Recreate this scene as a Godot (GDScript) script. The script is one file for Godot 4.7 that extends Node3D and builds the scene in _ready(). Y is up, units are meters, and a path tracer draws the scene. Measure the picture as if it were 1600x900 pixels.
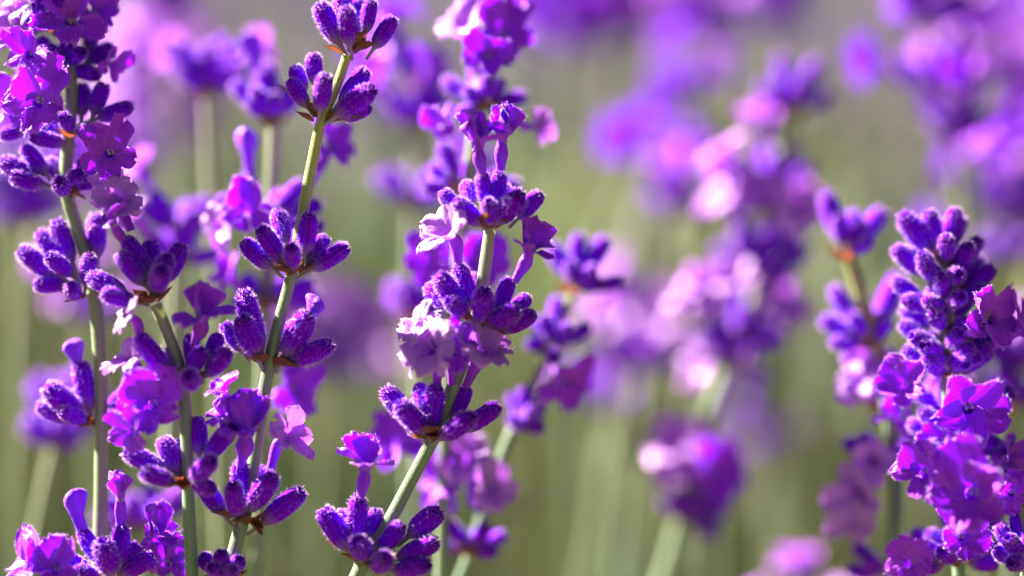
extends Node3D
# A stand of lavender seen through a macro lens against the light. Metres; the builders below work in millimetres (MM).

const MM := 0.001
const PITCH := 12.0          # the camera looks this far down
const EYE := 0.56            # its height
const FOCUS := 0.3333        # distance of the sharp plane
const HALF := 0.12           # tan of half the vertical field of view

var rng := RandomNumberGenerator.new()
var M := {}
var calyx_meshes: Array[ArrayMesh] = []
var upper_petals: Array[ArrayMesh] = []
var lower_petals: Array[ArrayMesh] = []
var erect_petals: Array[ArrayMesh] = []
var sun_tinted_petals: Array[ArrayMesh] = []  # petal copies with the paleness of sunlight put into their colour
var sun_tinted_bloom := false  # when set, flowers take the petals with sunlight painted in
var stem_warmth := 0.25
var stamen_mesh: ArrayMesh
var bract_meshes: Array[ArrayMesh] = []
var club_meshes: Array[ArrayMesh] = []
var used := {}
var ground_y := 0.0


# ------------------------------------------------------------------ small helpers
class Shape:
	var v := PackedVector3Array()
	var c := PackedColorArray()
	var i := PackedInt32Array()

	func put(p: Vector3, col: Color) -> int:
		v.append(p); c.append(col)
		return v.size() - 1

	func tri(a: int, b: int, d: int) -> void:
		i.append(a); i.append(b); i.append(d)

	func quad(a: int, b: int, d: int, e: int) -> void:
		tri(a, b, d); tri(a, d, e)

	func into(m: ArrayMesh, mat: Material) -> void:
		var n := PackedVector3Array()
		n.resize(v.size())
		for k in range(0, i.size(), 3):
			var a := v[i[k]]
			var f := (v[i[k + 2]] - a).cross(v[i[k + 1]] - a)
			n[i[k]] += f; n[i[k + 1]] += f; n[i[k + 2]] += f
		for k in n.size():
			n[k] = n[k].normalized() if n[k].length_squared() > 1e-30 else Vector3.UP
		var s := []
		s.resize(Mesh.ARRAY_MAX)
		s[Mesh.ARRAY_VERTEX] = v; s[Mesh.ARRAY_NORMAL] = n; s[Mesh.ARRAY_COLOR] = c; s[Mesh.ARRAY_INDEX] = i
		m.add_surface_from_arrays(Mesh.PRIMITIVE_TRIANGLES, s)
		m.surface_set_material(m.get_surface_count() - 1, mat)


func numbered(parent: Node, called: String) -> String:
	var key := "%d/%s" % [parent.get_instance_id(), called]
	var k: int = used.get(key, 0)
	used[key] = k + 1
	return called if k == 0 else "%s_%03d" % [called, k]


func part(parent: Node, called: String, mesh: Mesh, at := Transform3D()) -> MeshInstance3D:
	var o := MeshInstance3D.new()
	o.name = numbered(parent, called)
	o.mesh = mesh
	o.transform = at
	parent.add_child(o, true)
	return o


func tag(o: Node, label: String, category: String, group := "", kind := "") -> void:
	if label: o.set_meta("label", label)
	if category: o.set_meta("category", category)
	if group: o.set_meta("group", group)
	if kind: o.set_meta("kind", kind)


# A place in front of the camera: across and down in 1600ths of the frame's width, and millimetres behind the sharp plane.
func at(x: float, y: float, behind := 0.0) -> Vector3:
	var d := FOCUS + behind * MM
	var p := deg_to_rad(PITCH)
	var fwd := Vector3(0, -sin(p), -cos(p))
	var up := Vector3(0, cos(p), -sin(p))
	return Vector3(0, EYE, 0) + fwd * d + Vector3.RIGHT * ((x - 800.0) / 450.0 * HALF * d) + up * ((450.0 - y) / 450.0 * HALF * d)


func view_dir(f: Vector3) -> Vector3:      # right, up, towards the viewer -> world
	var p := deg_to_rad(PITCH)
	return (Vector3.RIGHT * f.x + Vector3(0, cos(p), -sin(p)) * f.y + Vector3(0, sin(p), cos(p)) * f.z).normalized()


func frame(y: Vector3, hint: Vector3) -> Basis:    # a basis whose y runs along y and whose z leans to hint
	y = y.normalized()
	var x := y.cross(hint)
	if x.length() < 1e-4: x = y.cross(Vector3(0.31, 0.2, 0.9))
	x = x.normalized()
	return Basis(x, y, x.cross(y).normalized())


func smooth_path(pts: Array, steps: int) -> Array:
	var out := []
	for k in pts.size() - 1:
		var a: Vector3 = pts[maxi(k - 1, 0)]
		var b: Vector3 = pts[k]
		var c: Vector3 = pts[k + 1]
		var d: Vector3 = pts[mini(k + 2, pts.size() - 1)]
		for s in steps:
			out.append(b.cubic_interpolate(c, a, d, float(s) / steps))
	out.append(pts[-1])
	return out


func tube(s: Shape, pts: Array, radius: Callable, color: Callable, seg: int, square := 0.0) -> void:
	var n := pts.size()
	var hint := Vector3(0.2, 0.1, 1)
	var first := s.v.size()
	for k in n:
		var dir: Vector3 = (pts[mini(k + 1, n - 1)] - pts[maxi(k - 1, 0)]).normalized()
		var b := frame(dir, hint)
		var t := float(k) / (n - 1)
		var r: float = radius.call(t)
		for j in seg:
			var a := TAU * j / seg
			var rr := r * (1.0 + square * cos(4.0 * a))
			s.put(pts[k] + (b.x * cos(a) + b.z * sin(a)) * rr, color.call(t, a))
	for k in n - 1:
		for j in seg:
			var p := first + k * seg + j
			var q := first + k * seg + (j + 1) % seg
			s.quad(p, p + seg, q + seg, q)


# ------------------------------------------------------------------ materials
func noise_texture(freq: float, seed_: int, octaves: int, size := 256) -> NoiseTexture2D:
	var n := FastNoiseLite.new()
	n.seed = seed_; n.frequency = freq; n.fractal_octaves = octaves
	var t := NoiseTexture2D.new()
	t.width = size; t.height = size; t.seamless = true; t.noise = n
	return t


func mat(called: String, rough: float, back := Color.BLACK, spec := 0.5, rim := 0.0, bump: Texture2D = null, bump_mm := 0.0, per_metre := 100.0) -> StandardMaterial3D:
	var m := StandardMaterial3D.new()
	m.resource_name = called
	m.vertex_color_use_as_albedo = true
	m.cull_mode = BaseMaterial3D.CULL_DISABLED
	m.roughness = rough
	m.metallic_specular = spec
	if back != Color.BLACK:
		m.backlight_enabled = true
		m.backlight = back.linear_to_srgb()
	if rim > 0.0:
		m.rim_enabled = true; m.rim = rim; m.rim_tint = 0.5
	if bump:
		m.uv1_triplanar = true
		m.uv1_scale = Vector3.ONE * per_metre
		m.heightmap_enabled = true
		m.heightmap_texture = bump
		m.heightmap_scale = bump_mm * 0.1
	M[called] = m
	return m


func make_materials() -> void:
	var crinkle := noise_texture(0.03, 5, 4)
	var grain := noise_texture(0.06, 9, 3)
	mat("calyx_velvet", 0.8, Color(0.25, 0.02, 0.30), 0.12, 0.0, grain, 0.06, 300.0)
	mat("downy_hair", 0.45, Color(1, 0.97, 1), 0.4)
	mat("petal", 0.5, Color(0.29, 0.009, 0.60), 0.32, 0.15, crinkle, 0.10, 160.0)
	mat("sun_tinted_petal", 0.5, Color(0.58, 0.26, 0.70), 0.4, 0.2, crinkle, 0.10, 160.0)  # lit copy of petal: overexposed sun worked into a paler colour
	mat("stem_green", 0.65, Color(0.24, 0.24, 0.08), 0.3, 0.0, grain, 0.08, 250.0)
	mat("dry_bract", 0.6, Color(0.8, 0.6, 0.5), 0.5, 0.0, crinkle, 0.08, 300.0)
	mat("leaf", 0.6, Color(0.6, 0.6, 0.4), 0.5)
	var g := mat("soil", 0.95, Color.BLACK, 0.3, 0.0, crinkle, 14.0, 3.0)
	g.vertex_color_use_as_albedo = false
	g.albedo_color = Color(0.10, 0.095, 0.05).linear_to_srgb()


# ------------------------------------------------------------------ the pieces, all along +y from the origin
const CALYX_L := 6.0
const CALYX_R := 1.27

func make_calyx(seed_: int, closed: bool) -> ArrayMesh:
	var r := RandomNumberGenerator.new()
	r.seed = seed_
	var s := Shape.new()
	var prof := [[-0.42, 0.20], [-0.2, 0.22], [-0.04, 0.28], [0.05, 0.55], [0.16, 0.80], [0.32, 0.95], [0.5, 1.0], [0.68, 0.99], [0.82, 0.93], [0.91, 0.80], [0.97, 0.62], [1.0, 0.46]]
	prof += [[1.015, 0.30], [1.03, 0.12]] if closed else [[0.985, 0.34], [0.93, 0.24], [0.86, 0.10]]
	var seg := 30
	var bend := r.randf_range(-0.35, 0.35)
	var ph := r.randf() * TAU
	var fat := r.randf_range(0.92, 1.08)
	for k in prof.size():
		var t: float = prof[k][0]
		var body := clampf(t * 6.0, 0.0, 1.0) * clampf((1.05 - t) * 6.0, 0.0, 1.0)
		for j in seg:
			var a := TAU * j / seg
			var rr: float = prof[k][1] * CALYX_R * fat * (1.0 + 0.085 * body * cos(10.0 * a + ph) + 0.03 * body * sin(2.0 * a + ph * 3.0))
			var yy := t * CALYX_L
			if k >= 9 and k <= 12: yy += 0.22 * cos(5.0 * a + ph) * (1.0 if not closed else 0.5)
			var col := Color(0.30, 0.27, 0.26).lerp(Color(0.24, 0.13, 0.36), smoothstep(-0.15, 0.08, t)).lerp(Color(0.19, 0.004, 0.68), smoothstep(0.02, 0.34, t)).lerp(Color(0.10, 0.003, 0.38), smoothstep(0.78, 1.0, t))
			if closed and k >= 12: col = Color(0.16, 0.015, 0.45)
			var rib := 1.0 + 0.22 * body * cos(10.0 * a + ph) + r.randf_range(-0.08, 0.08)
			s.put(Vector3(cos(a) * rr + bend * (t * t - t) * 0.9, yy, sin(a) * rr) * MM, Color(col.r * rib, col.g * rib, col.b * rib))
	for k in prof.size() - 1:
		for j in seg:
			var p := k * seg + j
			var q := k * seg + (j + 1) % seg
			s.quad(p, p + seg, q + seg, q)
	var m := ArrayMesh.new()
	s.into(m, M.calyx_velvet)
	# the down: a single tapering blade each
	var h := Shape.new()
	for k in 640:
		var t := r.randf_range(0.02, 1.02) if k % 5 else r.randf_range(0.75, 1.03)
		var idx := 0
		while idx < 10 and prof[idx + 1][0] < t: idx += 1
		var f: float = clampf((t - prof[idx][0]) / (prof[idx + 1][0] - prof[idx][0]), 0.0, 1.0)
		var rad: float = lerpf(prof[idx][1], prof[idx + 1][1], f) * CALYX_R * fat
		var a := r.randf() * TAU
		var out := Vector3(cos(a), 0, sin(a))
		var nrm := (out + Vector3.UP * (0.0 if t < 0.8 else (t - 0.8) * 5.0)).normalized()
		var root := Vector3(out.x * rad * 0.99 + bend * (t * t - t) * 0.9, t * CALYX_L, out.z * rad * 0.99)
		var dir := (nrm + Vector3.UP * r.randf_range(-0.05, 0.22) + Vector3(r.randf_range(-1, 1), r.randf_range(-1, 1), r.randf_range(-1, 1)) * 0.16).normalized()
		var side := dir.cross(Vector3(r.randf_range(-1, 1), r.randf_range(-1, 1), r.randf_range(-1, 1))).normalized() * r.randf_range(0.016, 0.028)
		var l := r.randf_range(0.28, 0.60)
		var w := r.randf_range(0.75, 1.0)
		var col := Color(0.18, 0.01, 0.55) * w
		var p := h.put((root - side) * MM, col)
		h.put((root + side) * MM, col)
		h.put((root + dir * l * 0.62 + side * 0.8) * MM, Color(0.68, 0.34, 0.84))
		h.put((root + dir * l * 0.62 - side * 0.8) * MM, Color(0.68, 0.34, 0.84))
		h.put((root + dir * l) * MM, Color(0.98, 0.90, 0.98))
		h.quad(p, p + 1, p + 2, p + 3)
		h.tri(p + 3, p + 2, p + 4)
	h.into(m, M.downy_hair)
	return m


# A lobe of the corolla: +z is the flower's axis, +y outwards; it starts on the rim of the tube (radius 1 mm).
func make_petal(seed_: int, length: float, width: float, flare: float, pale := false) -> ArrayMesh:
	var r := RandomNumberGenerator.new()
	r.seed = seed_
	var s := Shape.new()
	var nv := 13
	var nu := 15
	var rad := 0.5
	var z := 0.0
	var curl := r.randf_range(-18.0, 35.0) if flare > 30.0 else r.randf_range(-85.0, -60.0)
	var p1 := r.randf() * TAU
	var p2 := r.randf() * TAU
	var cup := r.randf_range(-0.25, 0.5)
	var lean := r.randf_range(-0.35, 0.35)
	var square := r.randf_range(2.2, 4.5)
	var fold := r.randf_range(-0.5, 0.5)
	var side_w := r.randf_range(0.8, 1.2)
	var notch := r.randf_range(-0.04, 0.14)
	for k in nv:
		var v := float(k) / (nv - 1)
		var th := deg_to_rad(lerpf(8.0, flare, smoothstep(0.0, 0.45, v)) + curl * v * v)
		if k > 0:
			rad += sin(th) * length / (nv - 1)
			z += cos(th) * length / (nv - 1)
		var w := lerpf(0.42, width, smoothstep(0.0, 0.6, v)) if v < 0.6 else width * sqrt(maxf(0.0, 1.0 - pow((v - 0.6) / 0.4, square)))
		w *= 1.0 + 0.10 * sin(9.0 * v + p1)
		if k == nv - 1: w = width * 0.3
		for j in nu:
			var u := 2.0 * j / (nu - 1) - 1.0
			var x := u * w * (side_w if u > 0.0 else 2.0 - side_w)
			var arc := (sqrt(maxf(0.0, 1.0 - x * x)) - 1.0) * (1.0 - v) if absf(x) < 1.0 else -(1.0 - v)
			var lift := cup * u * u * w * v + 0.26 * v * v * sin(3.2 * u + p1) + 0.20 * v * sin(6.0 * u + 5.0 * v + p2) * absf(u) + 0.10 * v * sin(11.0 * u - 4.0 * v + p1) * u * u + fold * v * absf(u + 0.3 * sin(p2)) + 0.07 * v * sin(15.0 * u + p2) + 0.22 * v * (1.0 - v) * exp(-u * u * 12.0)
			var tip := 0.13 * length * absf(sin(2.6 * u + p2)) * v * v * v + notch * length * exp(-u * u * 9.0) * pow(v, 5.0)
			var pos := Vector3(x + lean * v * v * width, rad + arc - cos(th) * lift - sin(th) * tip, z + sin(th) * lift - cos(th) * tip)
			var vein := 1.0 - 0.16 * exp(-u * u * 30.0) - 0.08 * absf(sin(7.0 * u)) + r.randf_range(-0.04, 0.04)
			var col := (Color(0.46, 0.17, 0.68).lerp(Color(0.54, 0.27, 0.72), smoothstep(0.1, 0.8, v)) if pale else Color(0.42, 0.06, 0.74).lerp(Color(0.43, 0.04, 0.78), smoothstep(0.1, 0.8, v)))  # the pale branch paints sunlit brightness into the petal colour
			s.put(pos * MM, Color(col.r * vein, col.g * vein, col.b * vein))
	for k in nv - 1:
		for j in nu - 1:
			var p := k * nu + j
			s.quad(p, p + nu, p + nu + 1, p + 1)
	var m := ArrayMesh.new()
	s.into(m, M.sun_tinted_petal if pale else M.petal)
	# fine down along the margin and scattered on the outer face
	var h := Shape.new()
	for k in 150:
		var a: int
		var b: int
		var row := r.randi_range(2, nv - 2)
		if k % 3 == 0:
			a = row * nu + r.randi_range(0, nu - 2); b = a + 1
		elif k % 3 == 1:
			var side_: int = 0 if r.randf() < 0.5 else nu - 1
			a = row * nu + side_; b = a + nu
		else:
			a = (nv - 1 - r.randi_range(0, 1)) * nu + r.randi_range(0, nu - 2); b = a + 1
		var root := s.v[a].lerp(s.v[b], r.randf())
		var mid := s.v[row * nu + nu / 2]
		var dir := ((root - mid).normalized() * (1.0 if k % 3 else 0.2) + Vector3(r.randf_range(-0.4, 0.4), r.randf_range(-0.4, 0.4), r.randf_range(-0.9, 0.2))).normalized()
		var side := dir.cross(Vector3(r.randf_range(-1, 1), r.randf_range(-1, 1), r.randf_range(-1, 1))).normalized() * 0.02 * MM
		var i := h.put(root - side, Color(0.6, 0.3, 0.75))
		h.put(root + side, Color(0.6, 0.3, 0.75))
		h.put(root + dir * r.randf_range(0.14, 0.34) * MM, Color(0.95, 0.82, 0.97))
		h.tri(i, i + 1, i + 2)
	h.into(m, M.downy_hair)
	return m


func make_bract(seed_: int) -> ArrayMesh:
	var r := RandomNumberGenerator.new()
	r.seed = seed_
	var s := Shape.new()
	var nv := 8
	var nu := 5
	var curl := r.randf_range(0.2, 0.7)
	for k in nv:
		var v := float(k) / (nv - 1)
		var w := 1.5 * pow(sin(PI * clampf(v * 0.9 + 0.12, 0.0, 1.0)), 0.8) * (1.0 - v * v * 0.75) + 0.05
		for j in nu:
			var u := 2.0 * j / (nu - 1) - 1.0
			var pos := Vector3(u * w, v * 4.6, 0.45 * w * u * u + curl * v * v + r.randf_range(-0.06, 0.06))
			var k2 := r.randf_range(0.7, 1.15)
			var col := Color(0.24, 0.085, 0.035).lerp(Color(0.13, 0.045, 0.03), v * v)
			s.put(pos * MM, Color(col.r * k2, col.g * k2, col.b * k2))
	for k in nv - 1:
		for j in nu - 1:
			var p := k * nu + j
			s.quad(p, p + nu, p + nu + 1, p + 1)
	var m := ArrayMesh.new()
	s.into(m, M.dry_bract)
	return m


# An unopened corolla standing out of its calyx: a tube with a club-shaped, folded end.
func make_club(seed_: int) -> ArrayMesh:
	var r := RandomNumberGenerator.new()
	r.seed = seed_
	var s := Shape.new()
	var prof := [[-0.1, 0.55], [0.2, 0.6], [0.45, 0.72], [0.62, 1.0], [0.76, 1.25], [0.88, 1.2], [0.96, 0.85], [1.0, 0.4], [1.01, 0.05]]
	var seg := 18
	var ph := r.randf() * TAU
	for k in prof.size():
		for j in seg:
			var a := TAU * j / seg
			var t: float = prof[k][0]
			var rr: float = prof[k][1] * (1.0 + 0.26 * smoothstep(0.45, 0.8, t) * cos(3.0 * a + ph) + 0.08 * sin(7.0 * a + t * 9.0))
			var shade := 1.0 + 0.1 * cos(5.0 * a + ph)
			var col := Color(0.32, 0.05, 0.68) * shade
			s.put(Vector3(cos(a) * rr + 0.5 * t * t, t * 6.0, sin(a) * rr * 0.8) * MM, col)
	for k in prof.size() - 1:
		for j in seg:
			var p := k * seg + j
			var q := k * seg + (j + 1) % seg
			s.quad(p, p + seg, q + seg, q)
	var m := ArrayMesh.new()
	s.into(m, M.petal)
	return m


func make_library() -> void:
	for k in 9: calyx_meshes.append(make_calyx(100 + k, k % 3 == 0))
	for k in 6: upper_petals.append(make_petal(200 + k, rng.randf_range(4.0, 4.7), rng.randf_range(1.6, 2.0), rng.randf_range(42, 70)))
	for k in 6: lower_petals.append(make_petal(300 + k, rng.randf_range(3.1, 3.8), rng.randf_range(1.2, 1.5), rng.randf_range(60, 88)))
	for k in 5: erect_petals.append(make_petal(600 + k, rng.randf_range(4.2, 4.8), rng.randf_range(1.8, 2.1), rng.randf_range(22, 29)))
	for k in 6: sun_tinted_petals.append(make_petal(700 + k, rng.randf_range(3.3, 4.4), rng.randf_range(1.4, 1.9), rng.randf_range(45, 80), true))
	# four pale anthers low in the throat
	var s := Shape.new()
	for k in 4:
		var x := (-0.28 if k % 2 else 0.28) + 0.06 * k
		var y := 0.35 if k < 2 else 0.0
		tube(s, [Vector3(x * 0.6, -0.3, -1.4) * MM, Vector3(x, y, -0.4) * MM, Vector3(x, y + 0.05, -0.1) * MM, Vector3(x, y + 0.1, 0.12) * MM, Vector3(x, y + 0.1, 0.2) * MM],
			func(t): return (0.08 if t < 0.4 else (0.22 if t < 0.9 else 0.03)) * MM, func(t, _a): return Color(0.45, 0.2, 0.5).lerp(Color(0.62, 0.42, 0.66), smoothstep(0.3, 0.6, t)), 7)
	stamen_mesh = ArrayMesh.new()
	s.into(stamen_mesh, M.petal)
	for k in 5: bract_meshes.append(make_bract(400 + k))
	for k in 3: club_meshes.append(make_club(500 + k))


# ------------------------------------------------------------------ a spike
# Everything is given in world metres and kept relative to the foot of the stem.
func calyx(root: Node3D, base: Vector3, tip: Vector3, wide := 1.0) -> void:
	var along := tip - base
	var l := along.length()
	var b := frame(along, Vector3(rng.randf_range(-1, 1), rng.randf_range(-1, 1), rng.randf_range(-1, 1)))
	var k := clampf(l / (CALYX_L * MM), 0.45, 1.6)
	var w := wide * clampf(sqrt(k), 0.85, 1.12) * rng.randf_range(0.94, 1.06)
	part(root, "calyx", calyx_meshes[rng.randi() % calyx_meshes.size()], Transform3D(Basis(b.x * w, b.y * k, b.z * w), base - root.position))


func bract(root: Node3D, base: Vector3, tip: Vector3, away: Vector3, wide := 1.0) -> void:
	var along := tip - base
	var b := frame(along, -away)
	var k := along.length() / (4.6 * MM)
	part(root, "bract", bract_meshes[rng.randi() % bract_meshes.size()], Transform3D(Basis(b.x * wide, b.y * k, b.z), base - root.position))


func club(root: Node3D, base: Vector3, tip: Vector3) -> void:
	var along := tip - base
	var b := frame(along, Vector3(rng.randf_range(-1, 1), 0.3, rng.randf_range(-1, 1)))
	var k := along.length() / (6.0 * MM)
	part(root, "flower_bud", club_meshes[rng.randi() % club_meshes.size()], Transform3D(Basis(b.x * 1.3, b.y * k, b.z * 1.3), base - root.position))


func flower(root: Node3D, base: Vector3, mouth: Vector3, facing: Vector3, size := 1.0, roll := 0.0, erect := 0) -> void:
	var d := mouth - base
	var l := d.length()
	var s := Shape.new()
	var pts := []
	var p1 := base + d.normalized() * l * 0.45
	var p2 := mouth - facing * l * 0.4
	for k in 8:
		var t := k / 7.0
		pts.append(base.bezier_interpolate(p1, p2, mouth, t) - mouth)
	var tint := rng.randf_range(0.9, 1.1)
	tube(s, pts, func(t): return lerpf(0.60, 0.80 * size, smoothstep(0.1, 0.7, t)) * (1.0 - 0.36 * smoothstep(0.75, 1.0, t)) * MM,
		func(t, a): return Color(0.32, 0.03, 0.62).lerp(Color(0.40, 0.04, 0.70), t) * (tint * (1.0 + 0.12 * cos(5.0 * a))), 16)
	var m := ArrayMesh.new()
	s.into(m, M.petal)
	var o := part(root, "flower", m, Transform3D(Basis(), mouth - root.position))
	var fb := frame(Vector3.UP, facing)
	var z := facing
	var y := (Vector3.UP - z * z.dot(Vector3.UP))
	if y.length() < 0.2: y = fb.x.cross(z)
	y = y.normalized().rotated(z, deg_to_rad(roll))
	var b := Basis(y.cross(z).normalized(), y, z)
	for a in [[-34.0, true], [34.0, true], [-106.0, false], [106.0, false], [180.0, false]]:
		var lib: Array[ArrayMesh] = sun_tinted_petals if sun_tinted_bloom else (erect_petals if erect > 0 else upper_petals) if a[1] else (erect_petals if erect == 1 and absf(a[0]) < 120.0 else lower_petals)
		var tb := b.rotated(z, deg_to_rad(a[0] + rng.randf_range(-7, 7)))
		var k := size * rng.randf_range(0.92, 1.1)
		tb = tb.rotated(tb.x, rng.randf_range(-0.28, 0.2)).rotated(tb.y, rng.randf_range(-0.2, 0.2))
		part(o, "petal", lib[rng.randi() % lib.size()], Transform3D(Basis(tb.x * k * rng.randf_range(0.85, 1.12), tb.y * k, tb.z * k), Vector3.ZERO))
	part(o, "stamen", stamen_mesh, Transform3D(Basis(b.x * size, b.y * size, b.z * size), Vector3.ZERO))


func stem(root: Node3D, pts: Array, r_foot: float, r_top: float, downy: bool) -> void:
	var local := []
	for p in pts: local.append(p - root.position)
	var path := smooth_path(local, 6)
	var s := Shape.new()
	var hue := rng.randf_range(-1, 1)
	var total := path.size()
	var seeds := rng.randf() * 10.0
	tube(s, path, func(t): return lerpf(r_foot, r_top, t) * (1.0 + 0.05 * sin(t * 40.0 + seeds)) * MM,
		func(t, a): return Color(0.195 + 0.02 * hue, 0.27, 0.165 - 0.02 * hue).lerp(Color(0.24, 0.28, 0.21).lerp(Color(0.34, 0.38, 0.10), stem_warmth), smoothstep(0.72, 0.95, t)) * (1.0 + 0.10 * cos(4.0 * a) + 0.06 * sin(9.0 * a + t * 3.0)), 16, 0.09)
	var m := ArrayMesh.new()
	s.into(m, M.stem_green)
	if downy:
		var h := Shape.new()
		for k in total - 1:
			var a: Vector3 = path[k]
			var b: Vector3 = path[k + 1]
			if a.y + root.position.y < 0.40: continue
			var f := frame(b - a, Vector3(0.2, 0.1, 1))
			for q in int((b - a).length() / MM * 16.0):
				var t := rng.randf()
				var ang := rng.randf() * TAU
				var out := f.x * cos(ang) + f.z * sin(ang)
				var rr := lerpf(r_foot, r_top, float(k) / total) * MM
				var at_ := a.lerp(b, t) + out * rr * 0.98
				var dir := (out + f.y * rng.randf_range(-0.6, 0.5) + f.x * rng.randf_range(-0.3, 0.3)).normalized()
				var side := f.y.cross(out) * 0.022 * MM
				var i := h.put(at_ - side, Color(0.6, 0.6, 0.5))
				h.put(at_ + side, Color(0.6, 0.6, 0.5))
				h.put(at_ + dir * rng.randf_range(0.08, 0.24) * MM, Color(0.8, 0.8, 0.75))
				h.tri(i, i + 1, i + 2)
		if h.i.size(): h.into(m, M.downy_hair)
	part(root, "stem", m)


# pts: [across, down, behind] from the foot of the visible stem up to its top; the stem goes on below to the ground.
func spike_root(label: String, pts: Array, r_foot: float, r_top: float, downy: bool, group := "lavender spikes standing in the bed") -> Node3D:
	var w := []
	for p in pts: w.append(at(p[0], p[1], p[2]))
	var low: Vector3 = w[0]
	var dir: Vector3 = (w[0] - w[1]).normalized()
	var below := []
	var p := low
	while p.y > 0.06:
		dir = dir.lerp(Vector3.DOWN, 0.12).normalized()
		p += dir * 0.04
		below.push_front(p)
	below.push_front(Vector3(p.x + dir.x * 0.02, ground_y - 0.01, p.z))
	var root := Node3D.new()
	root.name = numbered(self, "lavender_spike")
	root.position = below[0]
	add_child(root, true)
	tag(root, label, "lavender", group)
	stem(root, below + w, r_foot, r_top, downy)
	return root


# c: the middle of the whorl; buds: [tip x, tip y, tip behind] or [.., base x, base y]; the whorl's own depth is c[2].
func whorl(root: Node3D, c: Array, buds: Array, bracts := [], ring := 4) -> void:
	var mid := at(c[0], c[1], c[2])
	for b in buds:
		var tip := at(b[0], b[1], c[2] + b[2])
		var base := mid.lerp(tip, 0.30)
		if b.size() > 4: base = at(b[3], b[4], c[2] + b[2] * 0.35)
		calyx(root, base, tip, b[5] if b.size() > 5 else 1.0)
	for b in bracts:
		var tip := at(b[0], b[1], c[2] + b[2])
		bract(root, mid.lerp(tip, 0.12), tip, view_dir(Vector3(0, -0.8, 0.5)), b[3] if b.size() > 3 else 1.0)
	for k in ring:
		var a := TAU * k / ring + rng.randf_range(-0.4, 0.4)
		var out := Vector3(cos(a), 0, sin(a))
		bract(root, mid + out * 0.9 * MM + Vector3.DOWN * 0.4 * MM, mid + (out * rng.randf_range(3.0, 3.8) + Vector3.UP * rng.randf_range(0.2, 1.4)) * MM, out * 0.6 + Vector3.DOWN, rng.randf_range(0.7, 1.0))


# f: [base x, y, behind, mouth x, y, behind, facing right, up, towards the viewer, size, roll]
func bloom(root: Node3D, z: float, f: Array) -> void:
	var was := sun_tinted_bloom
	if f.size() > 12: sun_tinted_bloom = f[12] > 0  # last entry picks petals with sunlight in their colour
	flower(root, at(f[0], f[1], z + f[2]), at(f[3], f[4], z + f[5]), view_dir(Vector3(f[6], f[7], f[8])), (f[9] if f.size() > 9 else 1.0) * (1.0 if f.size() > 11 else 1.12), f[10] if f.size() > 10 else 0.0, f[11] if f.size() > 11 else 0)
	sun_tinted_bloom = was


func whole_whorl(root: Node3D, mid: Vector3, up: Vector3, n: int, flowers: int, size := 1.0) -> void:
	var b := frame(up, Vector3(0.1, 0.2, 1))
	var turn := rng.randf() * TAU
	for k in n:
		var a := turn + TAU * k / n + rng.randf_range(-0.25, 0.25)
		var out := b.x * cos(a) + b.z * sin(a)
		var e := deg_to_rad(rng.randf_range(15, 65))
		var dir := out * cos(e) + b.y * sin(e)
		var base := mid + dir * 1.9 * MM
		var tip := base + dir * rng.randf_range(5.0, 6.4) * size * MM
		calyx(root, base, tip)
		if k < flowers:
			var face := (dir + Vector3(rng.randf_range(-0.5, 0.5), rng.randf_range(-0.3, 0.4), rng.randf_range(-0.5, 0.5))).normalized()
			flower(root, tip - dir * 0.6 * MM, tip + dir * rng.randf_range(3.0, 4.6) * MM, face, size * rng.randf_range(0.95, 1.25))
	for k in 4:
		var a := turn + TAU * k / 4.0
		var out := b.x * cos(a) + b.z * sin(a)
		bract(root, mid + out * 0.9 * MM, mid + (out * 3.4 + b.y * 0.6) * MM, out * 0.6 - b.y)


# A spike farther back: its stem and the whorls on it as [x, y, buds, flowers].
func far_spike(label: String, z: float, pts: Array, whorls: Array, size := 1.0) -> void:
	var p3 := []
	for p in pts: p3.append([p[0], p[1], z])
	var root := spike_root(label, p3, 1.15, 0.8, z < 40.0)
	var up: Vector3 = (at(pts[-1][0], pts[-1][1], z) - at(pts[-2][0], pts[-2][1], z)).normalized()
	sun_tinted_bloom = label.contains("pale") or label.contains("pink")  # these heads get petals with sunlight painted in
	for w in whorls:
		whole_whorl(root, at(w[0], w[1], z), up, w[2], w[3], size)
	sun_tinted_bloom = false


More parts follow.
